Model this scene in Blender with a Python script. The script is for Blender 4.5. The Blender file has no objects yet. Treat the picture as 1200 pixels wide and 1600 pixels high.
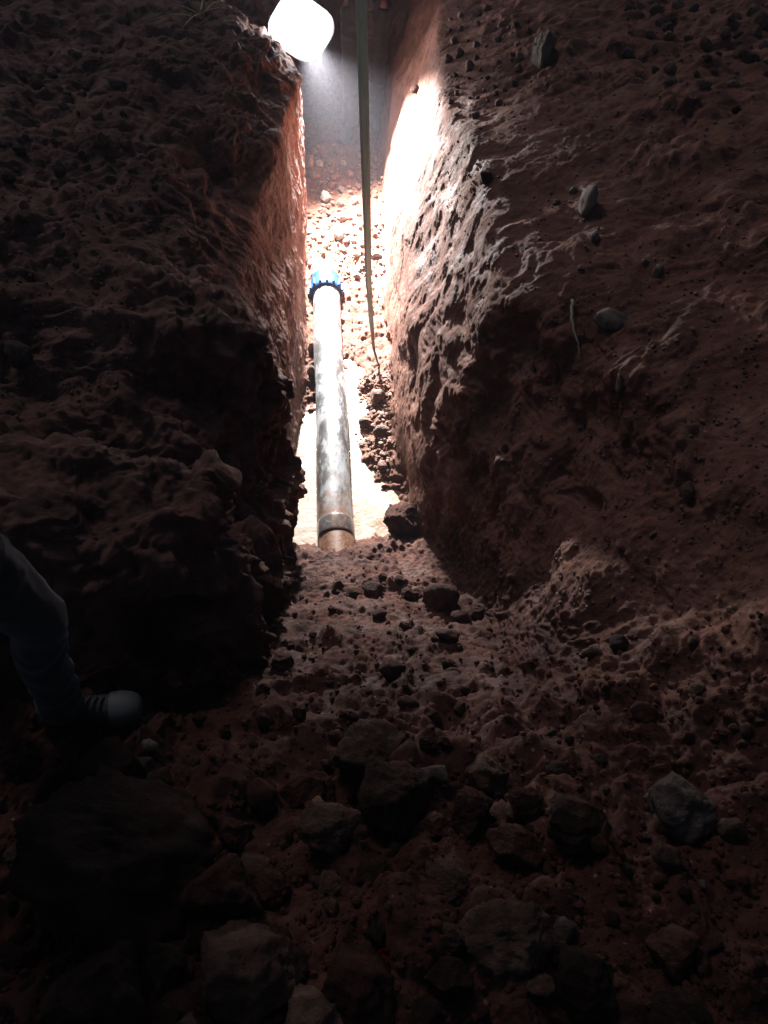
import bpy, bmesh, math, random
import numpy as np
from mathutils import Vector, Matrix, noise as mnoise
from mathutils.bvhtree import BVHTree

random.seed(7)
rng = np.random.default_rng(7)
scene = bpy.context.scene
COL = scene.collection
R = math.radians

# ------------------------------------------------------------------ camera, sky, moon, exposure
CAM_Z = 3.45
PITCH, YAW, FPX = R(50), R(-4), 1230.0
cam_d = bpy.data.cameras.new('camera')
cam_d.sensor_fit = 'VERTICAL'
cam_d.sensor_height = 36.0
cam_d.lens = FPX / 1600.0 * 36.0
cam_d.clip_start = 0.05
cam_d.clip_end = 500
cam = bpy.data.objects.new('camera', cam_d)
cam.location = (0, 0, CAM_Z)
cam.rotation_euler = (R(90) - PITCH, 0, YAW)
COL.objects.link(cam)
scene.camera = cam

world = bpy.data.worlds.new('World')
scene.world = world
world.use_nodes = True
wn = world.node_tree
bg = wn.nodes['Background']
sky = wn.nodes.new('ShaderNodeTexSky')
sky.sky_type = 'NISHITA'
sky.sun_disc = False
MOON_EL, MOON_AZ = 46.0, 335.0
sky.sun_elevation = R(MOON_EL)
sky.sun_rotation = R(MOON_AZ)
sky.dust_density = 2.0
sky.air_density = 1.0
wn.links.new(sky.outputs[0], bg.inputs[0])
bg.inputs[1].default_value = 0.023

sun_d = bpy.data.lights.new('moonlight', 'SUN')
sun_d.energy = 0.46
sun_d.angle = R(12)
sun_d.color = (1.0, 0.90, 0.93)
sun = bpy.data.objects.new('moonlight', sun_d)
a, e = R(MOON_AZ), R(MOON_EL)
sun_dir = Vector((math.sin(a) * math.cos(e), math.cos(a) * math.cos(e), math.sin(e)))
sun.rotation_euler = sun_dir.to_track_quat('Z', 'Y').to_euler()
COL.objects.link(sun)

scene.view_settings.view_transform = 'Standard'
scene.view_settings.look = 'None'
scene.view_settings.exposure = 0.0
scene.view_settings.gamma = 1.0
scene.cycles.use_denoising = True
scene.cycles.max_bounces = 6
scene.cycles.volume_bounces = 0
scene.cycles.sample_clamp_indirect = 4.0

LAMP_POS = Vector((-0.155, 6.36, 1.345))
LAMP_FACE = Vector((0.25, -0.95, -0.12)).normalized()
LAMP_AIM = Vector((0.33, -0.68, -0.62)).normalized()
LAMP_POWER = 450.0
HAZE_DENSITY = 0.0035

# ------------------------------------------------------------------ helpers
_fw = Vector((-math.sin(YAW) * math.cos(PITCH), math.cos(YAW) * math.cos(PITCH), -math.sin(PITCH)))
_rt = Vector((math.cos(YAW), math.sin(YAW), 0))
_up = _rt.cross(_fw)
CAM = Vector((0, 0, CAM_Z))

def ray(x, y):
    return (_fw + _rt * ((x - 600) / FPX) + _up * ((800 - y) / FPX))

def at_z(x, y, z):
    d = ray(x, y)
    return CAM + d * ((z - CAM.z) / d.z)

def at_y(x, y, yy):
    d = ray(x, y)
    return CAM + d * (yy / d.y)

def tag(o, label=None, cat=None, group=None, kind=None):
    if label: o['label'] = label
    if cat: o['category'] = cat
    if group: o['group'] = group
    if kind: o['kind'] = kind
    return o

def link(name, mesh, mat=None, parent=None):
    o = bpy.data.objects.new(name, mesh)
    COL.objects.link(o)
    if mat and mesh and not mesh.materials:
        mesh.materials.append(mat)
    if parent: o.parent = parent
    return o

def empty(name, loc, rot=(0, 0, 0)):
    o = bpy.data.objects.new(name, None)
    o.empty_display_size = 0.1
    o.location = loc
    o.rotation_euler = rot
    COL.objects.link(o)
    return o

def mesh_from(name, verts, faces, smooth=True):
    m = bpy.data.meshes.new(name)
    m.from_pydata([tuple(v) for v in verts], [], faces)
    m.update()
    if smooth:
        m.polygons.foreach_set('use_smooth', [True] * len(m.polygons))
    return m

def bm_mesh(name, bm, smooth=True):
    bmesh.ops.recalc_face_normals(bm, faces=bm.faces)
    m = bpy.data.meshes.new(name)
    bm.to_mesh(m)
    bm.free()
    if smooth:
        m.polygons.foreach_set('use_smooth', [True] * len(m.polygons))
    return m

def frame_for(t):
    t = t.normalized()
    r = Vector((0, 0, 1)) if abs(t.z) < 0.9 else Vector((1, 0, 0))
    u = t.cross(r).normalized()
    return u, t.cross(u).normalized()

def tube(bm, pts, rads, seg=12, cap=True, round_cap=False, flat=1.0):
    """swept tube; rads a number or (ru, rv) per point"""
    pts = [Vector(p) for p in pts]
    rings = []
    pu = None
    for i, p in enumerate(pts):
        t = (pts[min(i + 1, len(pts) - 1)] - pts[max(i - 1, 0)]).normalized()
        if pu is None:
            u, v = frame_for(t)
        else:
            u = (pu - t * pu.dot(t)).normalized()
            v = t.cross(u).normalized()
        pu = u
        r = rads[i]
        ru, rv = r if isinstance(r, tuple) else (r, r * flat)
        rings.append((p, t, u, v, ru, rv))
    if round_cap:
        p, t, u, v, ru, rv = rings[0]
        ext = [(p - t * (max(ru, rv) * s), t, u, v, ru * c, rv * c) for s, c in ((0.95, .3), (.8, .6), (.5, .866))]
        p, t, u, v, ru, rv = rings[-1]
        ext2 = [(p + t * (max(ru, rv) * s), t, u, v, ru * c, rv * c) for s, c in ((.5, .866), (.8, .6), (0.95, .3))]
        rings = ext + rings + ext2
    vr = []
    for p, t, u, v, ru, rv in rings:
        vr.append([bm.verts.new(p + u * (ru * math.cos(2 * math.pi * k / seg)) + v * (rv * math.sin(2 * math.pi * k / seg))) for k in range(seg)])
    for a_, b_ in zip(vr, vr[1:]):
        for k in range(seg):
            bm.faces.new((a_[k], a_[(k + 1) % seg], b_[(k + 1) % seg], b_[k]))
    if cap:
        bm.faces.new(vr[0][::-1])
        bm.faces.new(vr[-1])
    return vr

def ball(bm, c, r, scale=(1, 1, 1), rot=None, sub=3):
    m = Matrix.Diagonal((r * scale[0], r * scale[1], r * scale[2], 1))
    if rot is not None:
        m = rot.to_4x4() @ m
    bmesh.ops.create_icosphere(bm, subdivisions=sub, radius=1, matrix=Matrix.Translation(c) @ m)

def box(bm, c, s, rot=None, bevel=0.0):
    m = Matrix.Diagonal((s[0], s[1], s[2], 1))
    if rot is not None:
        m = rot.to_4x4() @ m
    r = bmesh.ops.create_cube(bm, size=1, matrix=Matrix.Translation(c) @ m)
    if bevel:
        es = list({e for v in r['verts'] for e in v.link_edges})
        bmesh.ops.bevel(bm, geom=es, offset=bevel, segments=2, affect='EDGES', profile=0.5)

def remeshed(name, bm, voxel=0.012, smooth=6, fold=0.0, fold_scale=9.0):
    """one continuous skin over overlapping closed pieces"""
    m = bm_mesh(name + '_raw', bm)
    o = bpy.data.objects.new('tmp', m)
    COL.objects.link(o)
    md = o.modifiers.new('r', 'REMESH'); md.mode = 'VOXEL'; md.voxel_size = voxel
    ms = o.modifiers.new('s', 'SMOOTH'); ms.iterations = smooth; ms.factor = 0.5
    dg = bpy.context.evaluated_depsgraph_get()
    out = bpy.data.meshes.new_from_object(o.evaluated_get(dg))
    bpy.data.objects.remove(o)
    bpy.data.meshes.remove(m)
    out.name = name
    if fold:
        n = len(out.vertices)
        co = np.empty(n * 3); no = np.empty(n * 3)
        out.vertices.foreach_get('co', co); out.vertices.foreach_get('normal', no)
        co = co.reshape(-1, 3); no = no.reshape(-1, 3)
        w = co * np.array([1, 1, 1.6])
        w = w + 0.12 * np.stack([perlin(co * 4 + k * 7.7) for k in range(3)], 1)
        d = 1 - 2 * np.abs(perlin(w * fold_scale)) + 0.5 * perlin(w * fold_scale * 2.3)
        co = co + no * (d * fold)[:, None]
        out.vertices.foreach_set('co', co.ravel())
    out.polygons.foreach_set('use_smooth', [True] * len(out.polygons))
    out.update()
    return out

# ---- numpy noise
_perm = rng.permutation(256).astype(np.int32)
_perm = np.concatenate([_perm, _perm, _perm])
_grad = rng.normal(size=(256, 3)); _grad /= np.linalg.norm(_grad, axis=1)[:, None]
_grad = _grad.astype(np.float32)

def _hash(i, j, k):
    return _perm[(_perm[(_perm[i & 255] + j) & 255] + k) & 255]

def perlin(p):
    p = p.astype(np.float32)
    i = np.floor(p).astype(np.int32)
    f = p - i
    u = f * f * f * (f * (f * 6 - 15) + 10)
    out = 0
    for dx in (0, 1):
        wx = u[:, 0] if dx else 1 - u[:, 0]
        for dy in (0, 1):
            wy = u[:, 1] if dy else 1 - u[:, 1]
            for dz in (0, 1):
                wz = u[:, 2] if dz else 1 - u[:, 2]
                g = _grad[_hash(i[:, 0] + dx, i[:, 1] + dy, i[:, 2] + dz)]
                out = out + wx * wy * wz * (g[:, 0] * (f[:, 0] - dx) + g[:, 1] * (f[:, 1] - dy) + g[:, 2] * (f[:, 2] - dz))
    return out * 1.6

def fbm(p, oct=4, gain=0.5, lac=2.07):
    s, a_ = 0, 1.0
    for o in range(oct):
        s = s + a_ * perlin(p + o * 13.7)
        p = p * lac
        a_ *= gain
    return s

def worley(p):
    """distance to nearest jittered point and a random value of that cell"""
    p = p.astype(np.float32)
    i = np.floor(p).astype(np.int32)
    f = p - i
    best = np.full(len(p), 9, np.float32); rv = np.zeros(len(p), np.float32)
    for dx in (-1, 0, 1):
        for dy in (-1, 0, 1):
            for dz in (-1, 0, 1):
                h = _hash(i[:, 0] + dx, i[:, 1] + dy, i[:, 2] + dz)
                j = _grad[h] * 0.45 + 0.5
                d = (j[:, 0] + dx - f[:, 0]) ** 2 + (j[:, 1] + dy - f[:, 1]) ** 2 + (j[:, 2] + dz - f[:, 2]) ** 2
                m = d < best
                best = np.where(m, d, best)
                rv = np.where(m, (h.astype(np.float32) / 255), rv)
    return np.sqrt(best), rv

def sstep(a_, b_, x):
    t = np.clip((x - a_) / (b_ - a_), 0, 1)
    return t * t * (3 - 2 * t)

# ------------------------------------------------------------------ materials
def nt(name):
    m = bpy.data.materials.new(name)
    m.use_nodes = True
    t = m.node_tree
    return m, t, t.nodes['Principled BSDF'], t.nodes, t.links

def ramp(nodes, stops):
    r = nodes.new('ShaderNodeValToRGB')
    els = r.color_ramp.elements
    while len(els) > 1: els.remove(els[-1])
    els[0].position = stops[0][0]; els[0].color = (*stops[0][1], 1)
    for p, c in stops[1:]:
        el = els.new(p); el.color = (*c, 1)
    return r

def noise_node(nodes, links, vec, scale, detail=6, rough=0.6, dist=0.0):
    n = nodes.new('ShaderNodeTexNoise')
    n.inputs['Scale'].default_value = scale
    n.inputs['Detail'].default_value = detail
    n.inputs['Roughness'].default_value = rough
    n.inputs['Distortion'].default_value = dist
    links.new(vec, n.inputs['Vector'])
    return n

def mixc(nodes, links, fac, a_, b_, mode='MIX'):
    m = nodes.new('ShaderNodeMix'); m.data_type = 'RGBA'; m.blend_type = mode
    for sock, v in ((m.inputs[0], fac), (m.inputs[6], a_), (m.inputs[7], b_)):
        if hasattr(v, 'type') and hasattr(v, 'is_output'):
            links.new(v, sock)
        elif isinstance(v, tuple):
            sock.default_value = (*v, 1)
        else:
            sock.default_value = v
    return m.outputs[2]

def earth(name, dark, mid, light, rough=(0.55, 0.95), fleck=0.0, streak=False, bump=0.012, spec=0.35, k=1.0, vary=False, zones=None):
    m, t, b, N, L = nt(name)
    tc = N.new('ShaderNodeTexCoord')
    vec = tc.outputs['Object']
    n1 = noise_node(N, L, vec, 2.3 * (k if k == 1 else .55), 8, 0.62, 0.4)
    r1 = ramp(N, [(0.30, dark), (0.5, mid), (0.72, light)])
    L.new(n1.outputs[0], r1.inputs[0])
    soil = r1.outputs[0]
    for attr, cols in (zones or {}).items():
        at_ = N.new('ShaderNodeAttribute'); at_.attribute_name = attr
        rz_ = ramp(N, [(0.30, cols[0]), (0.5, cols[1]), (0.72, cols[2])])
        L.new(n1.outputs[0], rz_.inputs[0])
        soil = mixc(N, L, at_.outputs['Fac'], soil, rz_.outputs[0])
    n2 = noise_node(N, L, vec, 17 * k, 6, 0.7)
    r2 = ramp(N, [(0.3, (0.55, 0.52, 0.5)), (0.62, (1.15, 1.12, 1.1))])
    L.new(n2.outputs[0], r2.inputs[0])
    c = mixc(N, L, 1.0, soil, r2.outputs[0], 'MULTIPLY')
    if fleck:
        v = N.new('ShaderNodeTexVoronoi'); v.inputs['Scale'].default_value = 38
        L.new(vec, v.inputs['Vector'])
        rv = ramp(N, [(0.12, (1, 1, 1)), (0.22, (0, 0, 0))])
        L.new(v.outputs['Distance'], rv.inputs[0])
        sel = ramp(N, [(0.80, (0, 0, 0)), (0.84, (1, 1, 1))])
        L.new(v.outputs['Color'], sel.inputs[0])
        f = mixc(N, L, 1.0, rv.outputs[0], sel.outputs[0], 'MULTIPLY')
        f = mixc(N, L, 1.0, f, (fleck, fleck, fleck), 'MULTIPLY')
        c = mixc(N, L, f, c, (0.36, 0.31, 0.27))
    if vary:
        oi = N.new('ShaderNodeObjectInfo')
        rv_ = ramp(N, [(0.0, (0.62, 0.60, 0.60)), (1.0, (1.3, 1.3, 1.28))])
        L.new(oi.outputs['Random'], rv_.inputs[0])
        c = mixc(N, L, 1.0, c, rv_.outputs[0], 'MULTIPLY')
    L.new(c, b.inputs['Base Color'])
    n3 = noise_node(N, L, vec, 6 * k, 4, 0.6)
    mr = N.new('ShaderNodeMapRange')
    mr.inputs[1].default_value = 0.35; mr.inputs[2].default_value = 0.65
    mr.inputs[3].default_value = rough[0]; mr.inputs[4].default_value = rough[1]
    L.new(n3.outputs[0], mr.inputs[0]); L.new(mr.outputs[0], b.inputs['Roughness'])
    b.inputs['Specular IOR Level'].default_value = spec
    # fine relief
    n4 = noise_node(N, L, vec, 55 * k, 9, 0.72)
    bp = N.new('ShaderNodeBump'); bp.inputs['Distance'].default_value = bump; bp.inputs['Strength'].default_value = 1.0
    L.new(n4.outputs[0], bp.inputs['Height'])
    last = bp
    if streak:
        mp = N.new('ShaderNodeMapping'); mp.inputs['Scale'].default_value = (14, 30, 3.5)
        mp.inputs['Rotation'].default_value = (0.35, 0, 0)
        L.new(vec, mp.inputs['Vector'])
        ns = noise_node(N, L, mp.outputs[0], 1.0, 7, 0.66, 0.6)
        bs = N.new('ShaderNodeBump'); bs.inputs['Distance'].default_value = 0.007; bs.inputs['Strength'].default_value = 0.8
        L.new(ns.outputs[0], bs.inputs['Height'])
        L.new(bp.outputs[0], bs.inputs['Normal'])
        last = bs
    L.new(last.outputs[0], b.inputs['Normal'])
    return m

M = {}
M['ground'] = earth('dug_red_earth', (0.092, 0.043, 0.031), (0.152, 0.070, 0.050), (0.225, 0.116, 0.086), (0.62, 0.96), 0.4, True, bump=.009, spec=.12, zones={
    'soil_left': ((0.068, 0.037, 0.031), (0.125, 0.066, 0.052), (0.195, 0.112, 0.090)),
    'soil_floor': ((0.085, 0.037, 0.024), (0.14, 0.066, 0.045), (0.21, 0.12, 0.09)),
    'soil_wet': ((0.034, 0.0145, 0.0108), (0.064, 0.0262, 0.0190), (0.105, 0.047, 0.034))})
RK = dict(k=.13, vary=True)
SP = dict(spec=.10)
M['clod'] = earth('earth_clod', (0.046, 0.021, 0.0160), (0.082, 0.037, 0.028), (0.13, 0.064, 0.048), (0.6, 0.95), 0, spec=.08, bump=0.03, **RK)
M['clod_wet'] = earth('wet_earth_clod', (0.046, 0.0195, 0.0140), (0.084, 0.035, 0.026), (0.135, 0.061, 0.045), (0.55, 0.95), 0, spec=.1, bump=0.03, **RK)
M['stone_brown'] = earth('muddy_brown_stone', (0.085, 0.050, 0.039), (0.155, 0.094, 0.073), (0.24, 0.155, 0.125), (0.55, 0.9), 0, bump=0.025, **SP, **RK)
M['crumb'] = earth('wet_earth_crumbs', (0.036, 0.0155, 0.0115), (0.066, 0.0275, 0.0200), (0.11, 0.049, 0.036), (0.6, 0.95), 0, bump=.01, spec=.08)
M['stone_pink'] = earth('pinkish_bank_stone', (0.15, 0.092, 0.074), (0.25, 0.165, 0.138), (0.36, 0.26, 0.22), (0.6, 0.95), 0, bump=0.02, **SP, **RK)
M['stone_grey'] = earth('dusty_grey_stone', (0.058, 0.043, 0.037), (0.105, 0.082, 0.071), (0.165, 0.138, 0.122), (0.6, 0.9), 0, bump=0.02, **SP, **RK)
M['stone_pale'] = earth('pale_limestone', (0.19, 0.15, 0.12), (0.30, 0.25, 0.21), (0.42, 0.36, 0.31), (0.55, 0.85), 0, bump=0.02, **SP, **RK)
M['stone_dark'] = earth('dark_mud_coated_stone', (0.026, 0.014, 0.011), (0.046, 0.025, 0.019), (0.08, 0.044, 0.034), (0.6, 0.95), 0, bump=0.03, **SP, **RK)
M['stone_orange'] = earth('orange_stone', (0.20, 0.11, 0.06), (0.32, 0.18, 0.10), (0.42, 0.26, 0.16), (0.5, 0.8), 0, bump=0.02, **SP, **RK)
M['rubble'] = earth('trench_rubble_stone', (0.13, 0.058, 0.036), (0.21, 0.105, 0.070), (0.31, 0.185, 0.135), (0.5, 0.9), 0, bump=0.02, **RK)
M['gravel'] = earth('brown_gravel', (0.08, 0.042, 0.031), (0.14, 0.073, 0.054), (0.21, 0.125, 0.096), (0.55, 0.9), 0, bump=0.01)
M['floor_gravel'] = earth('red_floor_gravel', (0.12, 0.055, 0.034), (0.19, 0.095, 0.063), (0.28, 0.165, 0.12), (0.5, 0.9), 0, bump=0.01)

# ------------------------------------------------------------------ the excavated ground: one lofted surface, cut into its regions
# stations along the trench (y) and 15 profile points (x, z) across it
YS = [-25, -4, -0.6, 0.3, 0.75, 1.05, 1.28, 1.48, 1.85, 2.10, 2.55, 2.80, 3.4, 4.15, 4.75, 5.7, 6.6, 7.4, 7.75, 8.1, 9.0, 25]
# ramp / floor height along the axis (left edge, middle, right edge)
FL = [(1.7, 1.75, 1.7), (1.7, 1.75, 1.75), (1.70, 1.75, 1.75), (1.62, 1.70, 1.70), (1.44, 1.50, 1.46), (1.26, 1.26, 1.24), (1.08, 1.06, 1.0),
      (0.93, 0.90, 0.84), (0.62, 0.55, 0.50), (0.38, 0.32, 0.30), (0.10, 0.11, 0.10), (-0.12, -0.13, -0.10), (-0.11, -0.14, -0.01), (-0.02, -0.12, 0.03),
      (0.0, -0.05, -0.02), (0.10, 0.08, 0.08), (0.30, 0.30, 0.28), (0.36, 0.36, 0.35), (0.40, 0.42, 0.42), (0.85, 0.9, 0.9), (1.42, 1.42, 1.45), (1.45, 1.45, 1.5)]
# left: base x, (mid x, z), (lip x, z), (back x, z), bank z at -2.2
LF = [(-.6, -.8, 1.72, -1.0, 1.75, -1.5, 1.75, 1.75), (-.6, -.8, 1.72, -1.0, 1.75, -1.5, 1.75, 1.75), (-.6, -.8, 1.72, -1.0, 1.74, -1.5, 1.72, 1.75),
      (-.6, -.8, 1.62, -1.0, 1.63, -1.5, 1.62, 1.7), (-.58, -.75, 1.46, -.95, 1.48, -1.4, 1.52, 1.65), (-.54, -.70, 1.30, -.90, 1.34, -1.35, 1.42, 1.6),
      (-.44, -.52, 1.22, -.70, 1.30, -1.10, 1.42, 1.6), (-.37, -.40, 1.24, -.52, 1.50, -.85, 1.66, 1.80), (-.35, -.35, 1.10, -.45, 1.46, -.80, 1.70, 1.80),
      (-.33, -.36, 0.82, -.58, 1.16, -.95, 1.42, 1.72), (-.32, -.34, 0.72, -.48, 1.08, -.92, 1.34, 1.70), (-.31, -.29, 0.80, -.32, 1.28, -.70, 1.50, 1.72),
      (-.30, -.30, 0.72, -.46, 1.22, -.95, 1.48, 1.7), (-.27, -.28, 0.70, -.44, 1.16, -.85, 1.48, 1.65), (-.24, -.23, 0.75, -.27, 1.33, -.62, 1.50, 1.6),
      (-.22, -.19, 0.75, -.18, 1.27, -.50, 1.50, 1.6), (-.22, -.22, 0.85, -.34, 1.20, -.75, 1.48, 1.58), (-.22, -.25, 0.9, -.34, 1.38, -.8, 1.52, 1.6),
      (-.22, -.25, 0.9, -.34, 1.38, -.8, 1.52, 1.6), (-.24, -.3, 1.15, -.4, 1.42, -.8, 1.52, 1.6), (-.4, -.5, 1.45, -.6, 1.48, -.9, 1.52, 1.6), (-.4, -.5, 1.45, -.6, 1.48, -.9, 1.5, 1.6)]
RT = [(.5, .7, 1.75, .95, 1.78, 1.5, 1.8, 1.85), (.5, .7, 1.76, .95, 1.78, 1.5, 1.8, 1.85), (.5, .7, 1.76, 1.0, 1.79, 1.5, 1.82, 1.9),
      (.55, .85, 1.73, 1.35, 1.82, 2.0, 1.90, 1.97), (.55, .85, 1.56, 1.28, 1.82, 2.0, 1.97, 2.03), (.56, .82, 1.42, 1.25, 1.80, 1.95, 2.0, 2.08), (.57, .80, 1.28, 1.20, 1.78, 1.90, 2.0, 2.1),
      (.58, .78, 1.18, 1.16, 1.75, 1.85, 2.0, 2.1), (.58, .74, 1.02, 1.08, 1.70, 1.8, 1.98, 2.08), (.55, .68, .92, 1.00, 1.66, 1.75, 1.95, 2.06), (.45, .54, .80, .82, 1.58, 1.65, 1.88, 2.0),
      (.36, .42, .74, .67, 1.53, 1.58, 1.84, 1.95), (.34, .42, .74, .72, 1.52, 1.55, 1.80, 1.9), (.33, .43, .74, .76, 1.50, 1.50, 1.74, 1.85), (.34, .42, .74, .69, 1.42, 1.35, 1.66, 1.8),
      (.39, .52, .76, .76, 1.42, 1.35, 1.62, 1.75), (.42, .56, .85, .86, 1.45, 1.4, 1.6, 1.7), (.44, .58, .9, .86, 1.45, 1.4, 1.6, 1.7), (.44, .6, .95, .86, 1.46, 1.4, 1.6, 1.7),
      (.46, .6, 1.2, .86, 1.5, 1.4, 1.6, 1.7), (.5, .6, 1.48, .8, 1.52, 1.2, 1.56, 1.65), (.5, .6, 1.5, .8, 1.52, 1.2, 1.56, 1.65)]

def build_profiles():
    rows = []
    for (l, c, r), L_, R_ in zip(FL, LF, RT):
        bx, mx, mz, lx, lz, kx, kz, bz = L_
        gx, nx, nz, qx, qz, sx, sz, tz = R_
        rows.append([(-25, bz), (-3.6, bz), (-2.2, bz), (kx, kz), (lx, lz), (mx, mz), (bx, l),
                     (bx * .62 + gx * .38, c * .7 + l * .3), (bx * .38 + gx * .62, c * .7 + r * .3),
                     (gx, r), (nx, nz), (qx, qz), (sx, sz), (max(2.6, sx + .6), tz), (4.0, tz), (25, tz)])
    return np.array(rows)                       # stations, points, 2

def terrain():
    prof = build_profiles()
    ys = np.array(YS, float)
    yv = np.concatenate([[-25, -15, -9, -6, -4, -3, -2.2, -1.6, -1.2, -.9, -.7, -.5, -.35, -.22, -.12, -.05],
                         np.arange(0.0, 2.6, 0.0062), np.arange(2.6, 6.0, 0.0088), np.arange(6.0, 8.0, 0.014),
                         [8.02, 8.06, 8.12, 8.2, 8.3, 8.45, 8.7, 9.0, 9.5, 10.2, 11.5, 14, 18, 25]])
    # smooth interpolation of every profile point along y
    npt = prof.shape[1]
    ctrl = np.empty((len(yv), npt, 2))
    for k in range(npt):
        for c in range(2):
            # cosine-eased linear interpolation
            idx = np.clip(np.searchsorted(ys, yv, side='right') - 1, 0, len(ys) - 2)
            t = (yv - ys[idx]) / (ys[idx + 1] - ys[idx])
            t = np.clip(t, 0, 1)
            t = 0.5 * t + 0.5 * t * t * (3 - 2 * t)
            ctrl[:, k, c] = prof[idx, k, c] * (1 - t) + prof[idx + 1, k, c] * t
    segn = [6, 14, 110, 70, 120, 95, 42, 50, 42, 95, 120, 100, 62, 14, 6]
    tt = np.concatenate([k + np.arange(n) / n for k, n in enumerate(segn)] + [[float(npt - 1)]])
    ki = np.clip(tt.astype(int), 0, npt - 2); kf = tt - ki
    X = ctrl[:, ki, 0] * (1 - kf) + ctrl[:, ki + 1, 0] * kf
    Z = ctrl[:, ki, 1] * (1 - kf) + ctrl[:, ki + 1, 1] * kf
    # round the corners across the profile
    for _ in range(40):
        for A in (X, Z):
            A[:, 1:-1] = 0.5 * A[:, 1:-1] + 0.25 * (A[:, :-2] + A[:, 2:])
    inner = (yv > -0.04) & (yv < 8.0)
    for _ in range(14):
        Z[1:-1] = np.where(inner[1:-1, None], 0.5 * Z[1:-1] + 0.25 * (Z[:-2] + Z[2:]), Z[1:-1])
        X[1:-1] = np.where(inner[1:-1, None], 0.5 * X[1:-1] + 0.25 * (X[:-2] + X[2:]), X[1:-1])
    Yg = np.repeat(yv[:, None], X.shape[1], 1)
    P = np.stack([X, Yg, Z], -1)

    def normals(P):
        du = np.gradient(P, axis=0); dv = np.gradient(P, axis=1)
        n = np.cross(dv, du)
        n /= np.linalg.norm(n, axis=-1, keepdims=True) + 1e-9
        return n * np.sign(np.median(n[..., 2]))
    n0 = normals(P)
    T = np.repeat(tt[None, :], len(yv), 0)
    wall = np.maximum(sstep(3.4, 4.2, T) * (1 - sstep(5.8, 6.2, T)), sstep(0, 1, (T - 8.9) / (0.3 + 1.3 * (1 - sstep(2.2, 2.9, Yg)))) * (1 - sstep(11.0, 12.0, T)) * (0.35 + 0.65 * sstep(1.0, 2.2, Yg)))
    leftb = 1 - sstep(3.6, 4.6, T)
    rightb = sstep(10.9, 11.8, T)
    rightw = sstep(8.9, 9.3, T)
    leftw = 1 - sstep(5.8, 6.2, T)
    flo = 1 - np.clip(wall + leftb + rightb, 0, 1)
    far = sstep(2.3, 2.8, Yg)                   # trench floor against ramp
    near = 1 - sstep(0.9, 1.5, Yg)
    fade = sstep(-3.0, 0.0, Yg) * (1 - sstep(8.0, 10, Yg)) * (1 - sstep(2.5, 6, np.abs(X)))
    p = P.reshape(-1, 3)
    rs = lambda a_: a_.reshape(X.shape)
    big = rs(fbm(p * 1.7 + 3.1, 3))
    d = big * (0.055 * (1 - flo) * (1 - 0.6 * far * wall) + 0.03 * flo)
    # stage two: medium relief from the displaced surface
    P = P + n0 * (d * fade)[..., None]
    n1 = normals(P)
    p = P.reshape(-1, 3)
    warp = np.stack([perlin(p * 5 + 11.3 * k) for k in range(3)], 1) * 0.05
    q = p + warp
    mid = rs(fbm(q * 6.5, 4, 0.55))
    # overhanging shelves and lumps of the cut walls: ridged noise drawn out along the bucket's slanting pull
    s = q @ np.array([[1, 0, 0], [0, 0.94, 0.34], [0, -0.34, 0.94]]).T
    rid = rs(1 - 2 * np.abs(fbm(s * np.array([5.5, 7.0, 2.2]), 4, 0.55)))
    rid2 = rs(1 - 2 * np.abs(fbm(s * np.array([12, 20, 5.0]) + 5, 3, 0.5)))
    w1, r1 = worley(q * 11.0); w1 = rs(w1); r1 = rs(r1)
    w2, r2 = worley(q * 24.0 + 5); w2 = rs(w2); r2 = rs(r2)
    w3, r3 = worley(q * 52.0 + 9); w3 = rs(w3); r3 = rs(r3)
    lump1 = np.clip(0.62 - w1, 0, 1) * (r1 > 0.35) * (0.5 + r1)
    lump2 = np.clip(0.60 - w2, 0, 1) * (r2 > 0.3) * (0.4 + r2)
    lump3 = np.clip(0.60 - w3, 0, 1) * (r3 > 0.3) * (0.4 + r3)
    patch = np.clip(0.55 + 1.1 * rs(perlin(p * 2.6 + 40)), 0.1, 1.2)          # smooth scraped areas against crumbly ones
    smoothwall = sstep(2.2, 3.6, Yg)
    # scraped right wall: broad soft slabs that break along a few torn edges, crumbling only in patches
    slab = rs(fbm((q + warp) * np.array([2.2, 2.2, 3.4]) + 31, 3, 0.5))
    step = np.floor(slab * 4.0) / 4.0 + sstep(0.35, 1.0, np.mod(slab * 4.0, 1.0)) * 0.25
    tear = np.clip(rs(perlin(p * 2.1 + 60)) * 2.2 + 0.1, 0, 1)
    diag = q @ np.array([[0.8, 0.2, 0.55], [-.3, .95, 0.1], [-.55, -.2, .8]]).T
    scr = rs(fbm(diag * np.array([1.5, 3.0, 11.0]) + 21, 4, 0.5))
    tear = tear * (1 - 0.65 * sstep(2.7, 3.5, Yg)) * sstep(9.05, 9.6, T)
    dr = step * 0.060 * sstep(9.0, 9.7, T) + scr * 0.012 + mid * (0.006 + 0.016 * tear) + rid2 * 0.003 + tear * (lump1 * 0.030 + lump2 * 0.020 + lump3 * 0.009)
    # left wall: rounded crumbly bulges and ledges
    bul = rs(fbm((q + warp) * np.array([3.0, 3.0, 4.5]) + 77, 3, 0.55))
    bstep = np.floor(bul * 3.0) / 3.0 + sstep(0.55, 1.0, np.mod(bul * 3.0, 1.0)) / 3.0
    nearl = 1 - sstep(2.6, 3.4, Yg)
    dl = bstep * (0.025 + 0.10 * nearl) + mid * 0.022 + rid2 * 0.005 + patch * (0.45 + .55 * nearl) * (lump1 * 0.045 + lump2 * 0.024 + lump3 * 0.010)
    dw = np.where(rightw > 0.5, dr, dl)
    # the wall nearer the lamp was sliced smooth
    dw = dw * (1 - 0.40 * sstep(2.7, 3.2, Yg)) * (1 - 0.35 * sstep(3.4, 4.6, Yg))
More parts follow.
